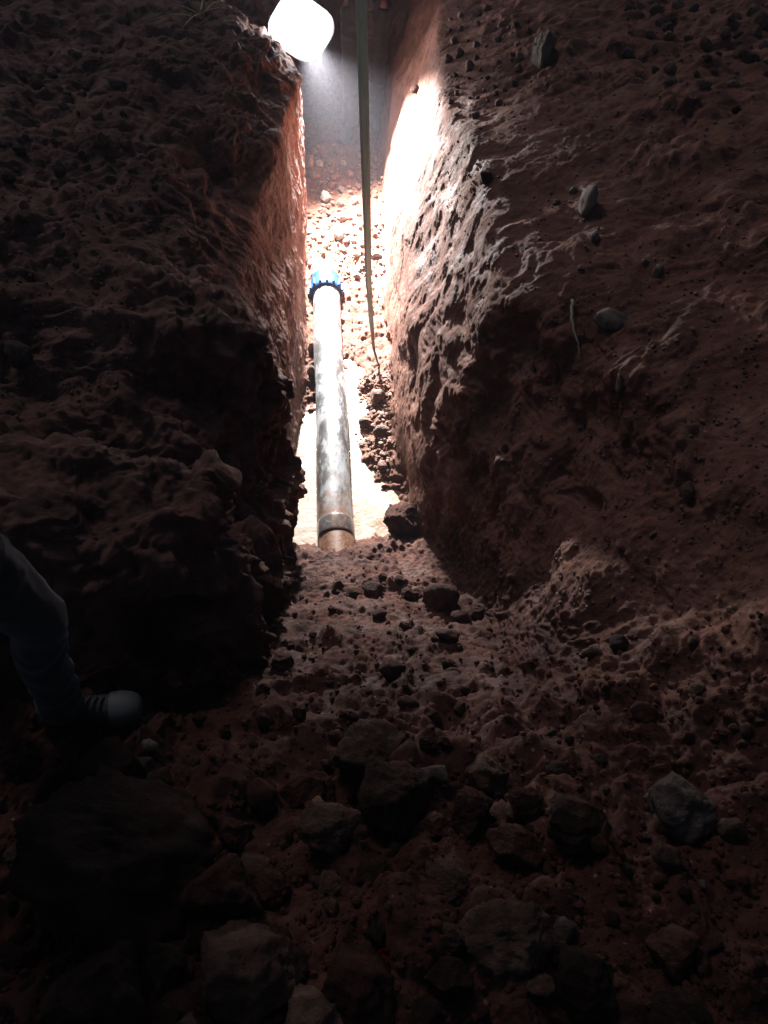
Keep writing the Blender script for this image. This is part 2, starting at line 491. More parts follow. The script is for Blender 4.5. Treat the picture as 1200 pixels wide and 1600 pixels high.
    w0, r0 = worley(q * 5.2 + 2); w0 = rs(w0); r0 = rs(r0)
    lump0 = np.clip(0.66 - w0, 0, 1) * (r0 > 0.3) * (0.4 + r0)
    db = mid * 0.030 + bstep * 0.05 * leftb + patch * (lump0 * 0.06 + lump1 * 0.060 + lump2 * 0.032 + lump3 * 0.012)
    df = mid * (0.022 + .012 * near) + lump0 * 0.13 * near + lump1 * (0.045 + 0.03 * near) * patch + lump2 * 0.030 + lump3 * 0.014
    dfl = mid * 0.016 + lump1 * 0.03 + lump2 * 0.030 + lump3 * 0.014
    d = wall * dw + (np.clip(leftb + rightb, 0, 1) * (1 - wall)) * db + flo * (df * (1 - far) + dfl * far)
    d = d + rs(fbm(p * 60, 3, 0.6)) * 0.0022
    P = P + n1 * (d * fade)[..., None]
    edge = rs(fbm(p * 5.0 + 90, 4, 0.6))
    p2 = P[..., 0]
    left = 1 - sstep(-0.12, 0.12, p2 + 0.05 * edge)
    floor = sstep(2.52, 2.75, Yg + 0.10 * edge) * sstep(5.75, 6.05, T) * (1 - sstep(8.95, 9.25, T))
    halfw = 0.58 + 0.45 * (1 - sstep(0.6, 1.6, Yg)) + 0.22 * (1 - sstep(2.0, 2.5, Yg))
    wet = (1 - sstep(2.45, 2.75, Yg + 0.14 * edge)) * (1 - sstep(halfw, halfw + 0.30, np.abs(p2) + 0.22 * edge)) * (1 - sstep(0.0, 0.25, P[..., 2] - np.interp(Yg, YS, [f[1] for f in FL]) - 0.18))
    return P, tt, yv, dict(soil_left=left, soil_floor=floor, soil_wet=wet)

P, TT, YV, ZONES = terrain()

def grid_mesh(name, sl):
    zones = {k: v[sl] for k, v in ZONES.items()}
    P_ = P[sl]
    return _grid_mesh(name, P_, zones)

def _grid_mesh(name, P, zones):
    h, w = P.shape[:2]
    m = bpy.data.meshes.new(name)
    m.vertices.add(h * w)
    m.vertices.foreach_set('co', P.reshape(-1).astype(np.float32))
    i = np.arange(h - 1)[:, None] * w + np.arange(w - 1)[None, :]
    q = np.stack([i, i + 1, i + w + 1, i + w], -1).reshape(-1, 4)
    nq = len(q)
    m.loops.add(nq * 4); m.polygons.add(nq)
    m.loops.foreach_set('vertex_index', q.ravel().astype(np.int32))
    m.polygons.foreach_set('loop_start', np.arange(0, nq * 4, 4, dtype=np.int32))
    m.polygons.foreach_set('use_smooth', np.ones(nq, bool))
    m.update(calc_edges=True)
    for k, v in zones.items():
        at_ = m.attributes.new(k, 'FLOAT', 'POINT')
        at_.data.foreach_set('value', np.ascontiguousarray(v, np.float32).ravel())
    return m

iL = int(np.argmin(abs(TT - 6.0))); iR = int(np.argmin(abs(TT - 9.0))); jF = int(np.argmin(abs(YV - 2.62)))
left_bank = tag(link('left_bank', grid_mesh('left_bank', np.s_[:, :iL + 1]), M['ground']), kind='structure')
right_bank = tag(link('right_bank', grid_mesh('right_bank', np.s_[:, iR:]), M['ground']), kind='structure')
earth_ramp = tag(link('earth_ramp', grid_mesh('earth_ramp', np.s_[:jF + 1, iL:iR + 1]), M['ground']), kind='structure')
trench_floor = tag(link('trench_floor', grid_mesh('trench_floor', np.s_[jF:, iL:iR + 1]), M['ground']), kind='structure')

# coarse copy for placing things on the ground
_sub = P[::2, ::2]
_h, _w = _sub.shape[:2]
_i = (np.arange(_h - 1)[:, None] * _w + np.arange(_w - 1)[None, :])
_q = np.stack([_i, _i + 1, _i + _w + 1, _i + _w], -1).reshape(-1, 4)
BVH = BVHTree.FromPolygons([Vector(v) for v in _sub.reshape(-1, 3)], _q.tolist())

def hit(x, y):
    """ground point and normal that stands behind a spot of the photograph"""
    loc, nrm, *_ = BVH.ray_cast(CAM, ray(x, y).normalized())
    if nrm is not None and nrm.dot(ray(x, y)) > 0: nrm = -nrm
    return loc, nrm

def ground(x, y, top=6):
    loc, nrm, *_ = BVH.ray_cast(Vector((x, y, top)), Vector((0, 0, -1)))
    return loc

# ------------------------------------------------------------------ water
def water():
    m, t, b, N, L = nt('muddy_water')
    tc = N.new('ShaderNodeTexCoord')
    n = noise_node(N, L, tc.outputs['Object'], 4.5, 7, 0.66, 0.7)
    r = ramp(N, [(0.30, (0.28, 0.19, 0.13)), (0.45, (0.42, 0.33, 0.255)), (0.65, (0.58, 0.50, 0.43))])
    L.new(n.outputs[0], r.inputs[0]); L.new(r.outputs[0], b.inputs['Base Color'])
    b.inputs['Roughness'].default_value = 0.14
    b.inputs['IOR'].default_value = 1.33
    n2 = noise_node(N, L, tc.outputs['Object'], 22, 4, 0.55, 0.5)
    bp = N.new('ShaderNodeBump'); bp.inputs['Distance'].default_value = 0.010; bp.inputs['Strength'].default_value = 0.7
    L.new(n2.outputs[0], bp.inputs['Height']); L.new(bp.outputs[0], b.inputs['Normal'])
    bm = bmesh.new()
    xs = np.linspace(-.42, .52, 20); ys = np.linspace(2.35, 5.2, 50)
    vs = [[bm.verts.new((x, y, -0.066)) for x in xs] for y in ys]
    for i in range(49):
        for j in range(19):
            bm.faces.new((vs[i][j], vs[i][j + 1], vs[i + 1][j + 1], vs[i + 1][j]))
    o = link('water', bm_mesh('water', bm), m)
    tag(o, kind='structure')
water()

# ------------------------------------------------------------------ pipe with its blue coupling
def pipe():
    near, farp = Vector((-0.075, 2.10, 0.0)), Vector((-0.08, 5.06, 0.012))
    root = empty('water_pipe', (0, 0, 0))
    tag(root, 'long grey mud-smeared pipe lying in the water at the trench bottom', 'pipe')
    m, t, b, N, L = nt('muddy_plastic_pipe')
    tc = N.new('ShaderNodeTexCoord')
    mp = N.new('ShaderNodeMapping'); mp.inputs['Scale'].default_value = (1, 0.45, 1); mp.inputs['Rotation'].default_value = (0, 0, 0.5)
    L.new(tc.outputs['Object'], mp.inputs['Vector'])
    n1 = noise_node(N, L, mp.outputs[0], 12, 9, 0.70, 0.25)
    base = ramp(N, [(0.30, (0.36, 0.38, 0.39)), (0.46, (0.25, 0.26, 0.265)), (0.53, (0.085, 0.085, 0.085)), (0.66, (0.032, 0.03, 0.03))])
    L.new(n1.outputs[0], base.inputs[0])
    # rusty orange clay towards the near end
    sep = N.new('ShaderNodeSeparateXYZ'); L.new(tc.outputs['Object'], sep.inputs[0])
    n2 = noise_node(N, L, tc.outputs['Object'], 14, 6, 0.65, 0.6)
    ad = N.new('ShaderNodeMath'); ad.operation = 'MULTIPLY_ADD'; ad.inputs[1].default_value = 1.1
    L.new(n2.outputs[0], ad.inputs[0]); L.new(sep.outputs[1], ad.inputs[2])
    mr = N.new('ShaderNodeMapRange'); mr.inputs[1].default_value = 3.62; mr.inputs[2].default_value = 3.25
    L.new(ad.outputs[0], mr.inputs[0])
    n6 = noise_node(N, L, tc.outputs['Object'], 26, 7, 0.7, 0.8)
    r6 = ramp(N, [(0.38, (0.10, 0.055, 0.035)), (0.52, (0.24, 0.11, 0.055)), (0.66, (0.20, 0.17, 0.15))])
    L.new(n6.outputs[0], r6.inputs[0])
    c = mixc(N, L, mr.outputs[0], base.outputs[0], r6.outputs[0])
    L.new(c, b.inputs['Base Color'])
    rr = N.new('ShaderNodeMapRange'); rr.inputs[3].default_value = 0.22; rr.inputs[4].default_value = 0.6
    L.new(n1.outputs[0], rr.inputs[0]); L.new(rr.outputs[0], b.inputs['Roughness'])
    bp = N.new('ShaderNodeBump'); bp.inputs['Distance'].default_value = 0.004
    L.new(n1.outputs[0], bp.inputs['Height']); L.new(bp.outputs[0], b.inputs['Normal'])
    bm = bmesh.new()
    n = 60
    pts = [near.lerp(farp, i / n) + Vector((0.004 * math.sin(i * .23), 0, 0.003 * math.sin(i * .31))) for i in range(n + 1)]
    tube(bm, pts, [0.1] * (n + 1), 48)
    link('pipe_barrel', bm_mesh('pipe_barrel', bm), m, root)
    # grey joint sleeve near the buried end
    m2, t2, b2, N2, L2 = nt('wet_grey_sleeve')
    tc2 = N2.new('ShaderNodeTexCoord')
    n3 = noise_node(N2, L2, tc2.outputs['Object'], 22, 6, 0.65, 0.8)
    r3 = ramp(N2, [(0.36, (0.16, 0.175, 0.19)), (0.48, (0.07, 0.072, 0.075)), (0.56, (0.16, 0.085, 0.05)), (0.68, (0.24, 0.2, 0.17))])
    L2.new(n3.outputs[0], r3.inputs[0]); L2.new(r3.outputs[0], b2.inputs['Base Color'])
    b2.inputs['Roughness'].default_value = 0.25
    bm = bmesh.new()
    d = (farp - near).normalized()
    q = near + d * 0.60
    prof = [(0, .100), (0.006, .103), (.02, .1045), (.10, .1045), (.116, .103), (.12, .100)]
    tube(bm, [q + d * s for s, r_ in prof], [r_ for s, r_ in prof], 48)
    link('joint_sleeve', bm_mesh('joint_sleeve', bm), m2, root)
    # blue compression coupling
    m3, t3, b3, N3, L3 = nt('blue_coupling_plastic')
    n4 = noise_node(N3, L3, N3.new('ShaderNodeTexCoord').outputs['Object'], 30, 5, 0.6)
    r4 = ramp(N3, [(0.45, (0.002, 0.026, 0.11)), (0.75, (0.003, 0.045, 0.10))])
    L3.new(n4.outputs[0], r4.inputs[0]); L3.new(r4.outputs[0], b3.inputs['Base Color'])
    b3.inputs['Roughness'].default_value = 0.5; b3.inputs['Specular IOR Level'].default_value = 0.2
    bm = bmesh.new()
    q = farp - d * 0.07
    prof = [(0, .1015), (0.0, .118), (.012, .124), (.085, .126), (.10, .120), (.11, .116), (.15, .114), (.19, .112), (.19, .1)]
    tube(bm, [q + d * (s + 0.0002 * i) for i, (s, r_) in enumerate(prof)], [r_ for s, r_ in prof], 48)
    cp = link('coupling', bm_mesh('coupling', bm, False), m3, root)
    cp['label'] = 'bright blue ribbed coupling at the far pipe end'
    u, v = frame_for(d)
    bm = bmesh.new()
    box(bm, (0, 0, 0), (0.016, 0.082, 0.02), bevel=0.004)
    rib = bm_mesh('rib', bm)
    for k in range(16):
        th = 2 * math.pi * k / 16 + .1
        rd = u * math.cos(th) + v * math.sin(th)
        o = link('rib', rib, m3, cp)
        tg = d.cross(rd)
        o.matrix_local = Matrix.Translation(q + d * .05 + rd * 0.127) @ Matrix((tg, d, rd)).transposed().to_4x4()
    m4, t4, b4, N4, L4 = nt('white_pipe_stub')
    n5 = noise_node(N4, L4, N4.new('ShaderNodeTexCoord').outputs['Object'], 12, 6, 0.6)
    r5 = ramp(N4, [(0.4, (0.72, 0.70, 0.68)), (0.7, (0.42, 0.33, 0.27))])
    L4.new(n5.outputs[0], r5.inputs[0]); L4.new(r5.outputs[0], b4.inputs['Base Color'])
    b4.inputs['Roughness'].default_value = 0.35
    bm = bmesh.new()
    q2 = farp + d * 0.1
    tube(bm, [q2, q2 + d * .11, q2 + d * .112, q2 + d * .03], [.098, .098, .088, .086], 40)
    link('pipe_stub', bm_mesh('pipe_stub', bm), m4, root)
pipe()

# ------------------------------------------------------------------ timber pole standing in the trench
def pole():
    m, t, b, N, L = nt('weathered_greenish_timber')
    tc = N.new('ShaderNodeTexCoord')
    mp = N.new('ShaderNodeMapping'); mp.inputs['Scale'].default_value = (60, 60, 2.2)
    L.new(tc.outputs['Object'], mp.inputs['Vector'])
    n = noise_node(N, L, mp.outputs[0], 1, 6, 0.6, 0.3)
    r = ramp(N, [(0.3, (0.36, 0.50, 0.42)), (0.55, (0.50, 0.66, 0.57)), (0.75, (0.62, 0.74, 0.66))])
    L.new(n.outputs[0], r.inputs[0])
    n2 = noise_node(N, L, tc.outputs['Object'], 4, 5, 0.6)
    sep = N.new('ShaderNodeSeparateXYZ'); L.new(tc.outputs['Object'], sep.inputs[0])
    ad = N.new('ShaderNodeMath'); ad.operation = 'MULTIPLY_ADD'; ad.inputs[1].default_value = 0.7
    L.new(n2.outputs[0], ad.inputs[0]); L.new(sep.outputs[2], ad.inputs[2])
    mr = N.new('ShaderNodeMapRange'); mr.inputs[1].default_value = 0.95; mr.inputs[2].default_value = 0.55
    L.new(ad.outputs[0], mr.inputs[0])
    L.new(mixc(N, L, mr.outputs[0], r.outputs[0], (0.10, 0.065, 0.042)), b.inputs['Base Color'])
    b.inputs['Roughness'].default_value = 0.65
    bp = N.new('ShaderNodeBump'); bp.inputs['Distance'].default_value = 0.003
    L.new(n.outputs[0], bp.inputs['Height']); L.new(bp.outputs[0], b.inputs['Normal'])
    ctrl = [at_y(600, 582, 4.20), at_y(590, 566, 4.20), at_y(584, 545, 4.20), at_y(580, 500, 4.19), at_y(576, 440, 4.17), at_y(573, 330, 4.13), at_y(569, 180, 4.08), at_y(566, 60, 4.03), at_y(563, -60, 3.98), at_y(560, -150, 3.94)]
    wd = [.005, .006, .008, .013, .017, .020, .0215, .0225, .023, .023]
    bm = bmesh.new()
    rings = []
    for i, (p, w) in enumerate(zip(ctrl, wd)):
        d_ = min(w, .020) * 0.9
        j = [random.uniform(-.0012, .0012) for _ in range(8)]
        q = [(-w, -d_ * .7), (-w * .86, -d_), (w * .86, -d_), (w, -d_ * .7), (w, d_ * .7), (w * .86, d_), (-w * .86, d_), (-w, d_ * .7)]
        ca, sa = math.cos(0.35), math.sin(0.35)
        rings.append([bm.verts.new(p + Vector(((x * ca - y * sa) + jj, x * sa + y * ca, 0))) for (x, y), jj in zip(q, j)])
    for a_, b_ in zip(rings, rings[1:]):
        for k in range(8): bm.faces.new((a_[k], a_[(k + 1) % 8], b_[(k + 1) % 8], b_[k]))
    bm.faces.new(rings[0]); bm.faces.new(rings[-1])
    bmesh.ops.subdivide_edges(bm, edges=[e for e in bm.edges if abs((e.verts[0].co - e.verts[1].co).normalized().z) > .7], cuts=3)
    o = link('timber_pole', bm_mesh('timber_pole', bm, False), m)
    tag(o, 'tall thin greenish timber pole standing upright in the trench beside the pipe', 'pole')
pole()

# ------------------------------------------------------------------ work lamp at the left lip
def lamp():
    q = LAMP_FACE.to_track_quat('-Z', 'Y')
    root = empty('work_lamp', LAMP_POS)
    q = q @ Matrix.Rotation(R(38), 3, 'Z').to_quaternion()
    root.rotation_euler = q.to_euler(); root.scale = (1.06, 1.06, 1.06)
    tag(root, 'dazzling white work lamp held at the left lip of the trench', 'lamp')
    mh, t, b, N, L = nt('lamp_housing'); b.inputs['Base Color'].default_value = (0.03, 0.03, 0.032, 1); b.inputs['Roughness'].default_value = 0.5
    def slab_(bm, secs, rad=.135):
        """stack of rounded rectangles (z, half width, half height)"""
        rows = []
        for z, hw, hh in secs:
            row = []
            for cx, cy, a0 in ((1, 1, 0), (-1, 1, 90), (-1, -1, 180), (1, -1, 270)):
                for k in range(6):
                    th = R(a0 + k * 18); rr_ = min(rad, hw * .8, hh * .8)
                    row.append(bm.verts.new((cx * (hw - rr_) + rr_ * math.cos(th), cy * (hh - rr_) + rr_ * math.sin(th), z)))
            rows.append(row)
        for a_, b_ in zip(rows, rows[1:]):
            for k in range(24): bm.faces.new((a_[k], a_[(k + 1) % 24], b_[(k + 1) % 24], b_[k]))
        bm.faces.new(rows[0]); bm.faces.new(rows[-1])
    bm = bmesh.new()
    slab_(bm, [(-.004, .205, .165), (-.012, .222, .182), (.0, .226, .186), (.05, .215, .175), (.075, .17, .13)])
    for k in range(11):
        box(bm, (-.15 + k * .03, 0, .095), (.006, .24, .06))
    link('housing', bm_mesh('housing', bm, False), mh, root)
    me, t, b, N, L = nt('lamp_lens')
    b.inputs['Base Color'].default_value = (0.9, 0.9, 0.9, 1)
    b.inputs['Emission Color'].default_value = (0.94, 0.97, 1.0, 1)
    b.inputs['Emission Strength'].default_value = 62
    bm = bmesh.new()
    slab_(bm, [(-.006, .203, .163), (-.03, .200, .160), (-.055, .175, .137), (-.070, .12, .09)])
    link('lens', bm_mesh('lens', bm), me, root)
    bm = bmesh.new()
    tube(bm, [(-.236, 0, .03), (-.24, .0, .10), (-.20, .06, .20), (0, .08, .23), (.20, .06, .20), (.24, 0, .10), (.236, 0, .03)], [.010] * 7, 10)
    link('handle', bm_mesh('handle', bm), mh, root)
    ld = bpy.data.lights.new('lamp_light', 'AREA')
    ld.shape = 'DISK'; ld.size = 0.16; ld.energy = LAMP_POWER; ld.color = (1.0, 0.97, 0.95); ld.spread = R(98)
    lo = bpy.data.objects.new('lamp_light', ld); COL.objects.link(lo)
    lo.parent = root; lo.location = q.inverted() @ (LAMP_FACE * .13 + LAMP_AIM * .10)
    lo.rotation_euler = (q.inverted() @ LAMP_AIM.to_track_quat('-Z', 'Y')).to_euler()
lamp()

# ------------------------------------------------------------------ people
def simple(name, col, rough=0.8, nscale=40, var=0.3, sheen=0.0, bump=0.002):
    m, t, b, N, L = nt(name)
    tc = N.new('ShaderNodeTexCoord')
    n = noise_node(N, L, tc.outputs['Object'], nscale, 6, 0.65)
    n2 = noise_node(N, L, tc.outputs['Object'], nscale * .12, 4, 0.6)
    r = ramp(N, [(0.3, tuple(c * (1 - var) for c in col)), (0.7, tuple(min(1, c * (1 + var)) for c in col))])
    mm = N.new('ShaderNodeMath'); mm.operation = 'MULTIPLY_ADD'; mm.inputs[1].default_value = 0.5
    hm = N.new('ShaderNodeMath'); hm.operation = 'MULTIPLY'; hm.inputs[1].default_value = 0.5
    L.new(n.outputs[0], mm.inputs[0]); L.new(n2.outputs[0], hm.inputs[0]); L.new(hm.outputs[0], mm.inputs[2])
    L.new(mm.outputs[0], r.inputs[0]); L.new(r.outputs[0], b.inputs['Base Color'])
    b.inputs['Roughness'].default_value = rough
    b.inputs['Sheen Weight'].default_value = sheen
    bp = N.new('ShaderNodeBump'); bp.inputs['Distance'].default_value = bump
    L.new(n.outputs[0], bp.inputs['Height']); L.new(bp.outputs[0], b.inputs['Normal'])
    return m

M['skin'] = simple('skin', (0.34, 0.19, 0.13), 0.55, 60, .15, bump=0.0006)
M['hair'] = simple('dark_hair', (0.015, 0.012, 0.010), 0.6, 120, .4)
M['jeans'] = simple('dark_blue_denim', (0.0045, 0.0065, 0.0105), 0.85, 180, .35, .2)
M['jacket'] = simple('dark_jacket', (0.018, 0.020, 0.026), 0.8, 60, .3, .1)
M['trousers'] = simple('dark_work_trousers', (0.009, 0.011, 0.015), 0.85, 90, .35, .2)
M['boot'] = simple('dark_boot_leather', (0.02, 0.018, 0.017), 0.5, 50, .4)
M['shoe'] = simple('dark_shoe_upper', (0.012, 0.013, 0.015), 0.6, 70, .4)
M['toe'] = simple('pale_rubber_toe', (0.045, 0.052, 0.050), 0.6, 14, .9)

def foot_shape(bm, heel, fwd, length, width, height, ankle):
    """shoe body from heel to toe, plus the ankle opening"""
    side = Vector((0, 0, 1)).cross(fwd).normalized()
    st = [(0.02, .60, .55), (.14, .80, .85), (.30, .84, 1.0), (.48, .82, .86), (.64, .96, .66), (.80, 1.0, .52), (.92, .84, .44), (.985, .5, .34)]
    rings = []
    for s, w, h in st:
        c = heel + fwd * (s * length)
        ww, hh = w * width / 2, h * height
        sec = [(-1, .10), (-1.04, .35), (-.86, .72), (-.5, .95), (0, 1.0), (.5, .95), (.86, .72), (1.04, .35), (1, .10), (.8, 0), (0, 0), (-.8, 0)]
        rings.append([bm.verts.new(c + side * (a_ * ww) + Vector((0, 0, b_ * hh))) for a_, b_ in sec])
    for a_, b_ in zip(rings, rings[1:]):
        for k in range(12): bm.faces.new((a_[k], a_[(k + 1) % 12], b_[(k + 1) % 12], b_[k]))
    bm.faces.new(rings[0]); bm.faces.new(rings[-1])

def person(name_label, hips, face, feet, knees, hands, elbows, lean, mats, name='person', bend=0.0):
    """feet/knees/hands/elbows: [left, right]; hips: pelvis centre; face: heading (unit, horizontal)"""
    side = face.cross(Vector((0, 0, 1))).normalized()          # the figure's right
    root = empty(name, (feet[0] + feet[1]) / 2)
    tag(root, name_label, 'person')
    off = root.location
    sh = hips + Vector((0, 0, .50)) + lean
    neck = sh + Vector((0, 0, .09)) + lean * .12
    head = neck + Vector((0, 0, .155)) + face * .035 + lean * .1
    shs = [sh - side * .19, sh + side * .19]
    hj = [hips - side * .095, hips + side * .095]
    loc = lambda p: p - off
    # body: one continuous skin under the clothes
    bm = bmesh.new()
    tube(bm, [loc(hips + Vector((0, 0, -.06))), loc(hips + Vector((0, 0, .1))), loc(hips.lerp(sh, .55)), loc(sh + Vector((0, 0, -.03)))], [(.145, .10), (.14, .10), (.15, .105), (.15, .09)], 16, round_cap=True)
    tube(bm, [loc(sh), loc(neck), loc(head)], [.062, .056, .06], 14, round_cap=True)
    ball(bm, loc(head + Vector((0, 0, .01))), .105, (.78, .92, 1.12), Matrix.Rotation(math.atan2(face.y, face.x) - math.pi / 2, 3, 'Z'))
    ball(bm, loc(head + face * .035 + Vector((0, 0, -.065))), .06, (.85, .9, .9))            # jaw
    tube(bm, [loc(head + face * .094 + Vector((0, 0, .015))), loc(head + face * .118 + Vector((0, 0, -.022)))], [.010, .016], 8, round_cap=True)   # nose
    tube(bm, [loc(head + face * .090 - side * .022 + Vector((0, 0, -.058))), loc(head + face * .098 + Vector((0, 0, -.058))), loc(head + face * .090 + side * .022 + Vector((0, 0, -.058)))], [.008, .011, .008], 8, round_cap=True)
    for s_ in (-1, 1):
        ball(bm, loc(head + side * (s_ * .082) + Vector((0, 0, -.005))), .03, (.4, .8, 1.1), sub=2)
        ball(bm, loc(head + side * (s_ * .032) + face * .088 + Vector((0, 0, .012))), .014, sub=2)
    for i in (0, 1):
        tube(bm, [loc(shs[i]), loc(elbows[i]), loc(hands[i])], [.052, .042, .029], 12, round_cap=True)
        tube(bm, [loc(hj[i]), loc(knees[i]), loc(feet[i] + Vector((0, 0, .10)))], [.082, .058, .040], 12, round_cap=True)
        # hand: palm, four fingers curled, thumb from the side of the palm
        d = (hands[i] - elbows[i]).normalized()
        sgn = -1 if i == 0 else 1
        u = (side - d * side.dot(d)).normalized()
        v = d.cross(u).normalized()
        pc = hands[i] + d * .055
        tube(bm, [loc(hands[i]), loc(pc), loc(hands[i] + d * .09)], [(.026, .018), (.040, .017), (.038, .014)], 12, round_cap=True)
        for k, ln in enumerate((.072, .080, .075, .058)):
            b0 = hands[i] + d * .088 + u * ((k - 1.5) * .0195)
            tube(bm, [loc(b0), loc(b0 + d * ln * .42 + v * ln * .12), loc(b0 + d * ln * .62 + v * ln * .42), loc(b0 + d * ln * .50 + v * ln * .78)], [.0092, .0088, .0082, .0072], 8, round_cap=True)
        b0 = hands[i] + d * .03 - u * (sgn * .03)
        tube(bm, [loc(b0), loc(b0 + d * .03 - u * (sgn * .02) + v * .015), loc(b0 + d * .055 - u * (sgn * .018) + v * .038)], [.0115, .0105, .0085], 8, round_cap=True)
    link('body', remeshed('body', bm, .0075, 3), M['skin'], root)
    # trousers
    bm = bmesh.new()
    tube(bm, [loc(hips + Vector((0, 0, -.05))), loc(hips + Vector((0, 0, .11)))], [(.175, .128), (.165, .118)], 18, round_cap=True)
    for i in (0, 1):
        k = knees[i]; f = feet[i]
        an = f + Vector((0, 0, .085))
        tube(bm, [loc(hj[i] + Vector((0, 0, -.01))), loc(hj[i].lerp(k, .5) + face * .012), loc(k + face * .008), loc(k.lerp(an, .35) - face * .012), loc(k.lerp(an, .8)), loc(an)], [.100, .084, .067, .064, .058, .064], 16)
    link('trousers', remeshed('trousers', bm, .010, 5, .007, 9), mats['trousers'], root)
    # jacket
    bm = bmesh.new()
    tube(bm, [loc(hips + Vector((0, 0, .02))), loc(hips + Vector((0, 0, .16))), loc(hips.lerp(sh, .6)), loc(sh + Vector((0, 0, -.02))), loc(sh + Vector((0, 0, .05)))], [(.19, .135), (.18, .13), (.195, .14), (.19, .115), (.085, .08)], 18)
    for i in (0, 1):
        tube(bm, [loc(shs[i]), loc(shs[i].lerp(elbows[i], .5)), loc(elbows[i]), loc(elbows[i].lerp(hands[i], .92))], [.078, .066, .058, .044], 14, round_cap=False)
        ball(bm, loc(shs[i]), .080, sub=2)
    link('jacket', remeshed('jacket', bm, .012, 5, .007, 8), mats['jacket'], root)
    bm = bmesh.new()
    ball(bm, loc(head + Vector((0, 0, .045)) - face * .018), .108, (.86, .98, .98), Matrix.Rotation(math.atan2(face.y, face.x) - math.pi / 2, 3, 'Z'))
    link('hair', remeshed('hair', bm, .010, 2, .004, 30), M['hair'], root)
    for i in (0, 1):
        fd = mats['toes'][i]
        bm = bmesh.new()
        foot_shape(bm, loc(feet[i]) - fd * .075, fd, .285, .102, .095, None)
        tube(bm, [loc(feet[i] + Vector((0, 0, .05))), loc(feet[i] + Vector((0, 0, mats['shaft'])))], [.050, .052], 14)
        s = link(mats['shoe_name'], remeshed('shoe', bm, .008, 4), mats['shoe'], root)
        if mats.get('cap'):
            bm = bmesh.new()
            st = [(.70, .985, .60), (.80, 1.03, .56), (.90, .93, .50), (.97, .70, .42), (1.005, .34, .28)]
            sd = Vector((0, 0, 1)).cross(fd).normalized()
            rr = []
            for s_, w, h in st:
                c = loc(feet[i]) - fd * .075 + fd * (s_ * .285)
                sec = [(-1.05, .12), (-1.08, .40), (-.90, .76), (-.5, 1.0), (0, 1.06), (.5, 1.0), (.90, .76), (1.08, .40), (1.05, .12)]
                rr.append([bm.verts.new(c + sd * (a_ * w * .051) + Vector((0, 0, b_ * h * .095))) for a_, b_ in sec])
            for a_, b_ in zip(rr, rr[1:]):
                for k in range(8): bm.faces.new((a_[k], a_[k + 1], b_[k + 1], b_[k]))
            bm.faces.new(rr[-1])
            link('toe_cap', bm_mesh('toe_cap', bm), M['toe'], s)
            # laces
            bm = bmesh.new()
            for k in range(4):
                c = loc(feet[i]) - fd * .075 + fd * ((.44 + k * .062) * .285) + Vector((0, 0, .095 * (.93 - .075 * k)))
                tube(bm, [c - sd * .024 + Vector((0, 0, -.006)), c + Vector((0, 0, .004)), c + sd * .024 + fd * .008 + Vector((0, 0, -.006))], [.0032] * 3, 6)
            link('laces', bm_mesh('laces', bm), mats['lace'], s)
    return root

M['lace'] = simple('grey_lace', (0.035, 0.035, 0.037), 0.8, 90, .3)

def onlooker():
    face = Vector((0.97, 0.10, 0)).normalized()
    toe = hit(226, 1122)[0]
    fR = toe - face * 0.20
    g = ground(fR.x, fR.y); fR = Vector((fR.x, fR.y, max(g.z, toe.z) - 0.006))
    side = face.cross(Vector((0, 0, 1)))
    fL = fR - face * .34 + side * -.30          # the other foot, farther back
    fL = Vector((fL.x, fL.y, ground(fL.x, fL.y).z))
    hips = fR * .55 + fL * .45
    hips = Vector((fR.x - .06, fR.y * .6 + fL.y * .4, fR.z + .93))
    kR = fR + Vector((0, 0.01, .50)) + face * .06 - side * 0.01
    kL = fL.lerp(hips, .5) + face * .05
    sh = hips + Vector((0, 0, .5)) + face * .06
    hands = [hips - side * .24 - face * .10 + Vector((0, 0, .06)), hips + side * .27 - face * .06 + Vector((0, 0, -.10))]
    elb = [sh - side * .29 - face * .05 + Vector((0, 0, -.29)), sh + side * .27 - face * .07 + Vector((0, 0, -.29))]
    person('person in dark jeans and pale-toed shoe standing at the left frame edge', hips, face, [fL, fR], [kL, kR], hands, elb, face * .06,
           dict(trousers=M['jeans'], jacket=M['jacket'], shoe=M['shoe'], shoe_name='shoe', toes=[face, face], shaft=.10, cap=True, lace=M['lace']))
onlooker()

def lamp_holder():
    face = Vector((-0.12, -1, 0)).normalized()
    fa = hit(548, 224)[0]; fb = hit(592, 214)[0]
    # boots stand on the rubble, the ankle a little behind the toe
    feet = []
    for p in (fb, fa):
        q = Vector((p.x, p.y + .17, 0)); g = ground(q.x, q.y)
        feet.append(Vector((q.x, q.y, g.z - .005)))
    hips = (feet[0] + feet[1]) / 2 + Vector((0.03, .03, .93))
    side = face.cross(Vector((0, 0, 1))).normalized()
    knees = [feet[0].lerp(hips - side * .09, .5) + face * .05, feet[1].lerp(hips + side * .09, .5) + face * .04]
    sh = hips + Vector((0, 0, .5)) + face * .05
    handle = LAMP_POS - LAMP_FACE * .23
    hands = [hips - side * .16 + face * .24 + Vector((0, 0, .40)), handle + Vector((.06, .05, .03))]
    elb = [sh - side * .27 - face * .06 + Vector((0, 0, -.28)), (sh + side * .19).lerp(handle, .5) + Vector((.02, .12, -.08))]
    person('person in dark work clothes holding the lamp at the far trench end', hips, face, feet, knees, hands, elb, face * .05,
           dict(trousers=M['trousers'], jacket=M['jacket'], shoe=M['boot'], shoe_name='boot', toes=[face, Vector((-.45, -1, 0)).normalized()], shaft=.20, cap=False))
lamp_holder()

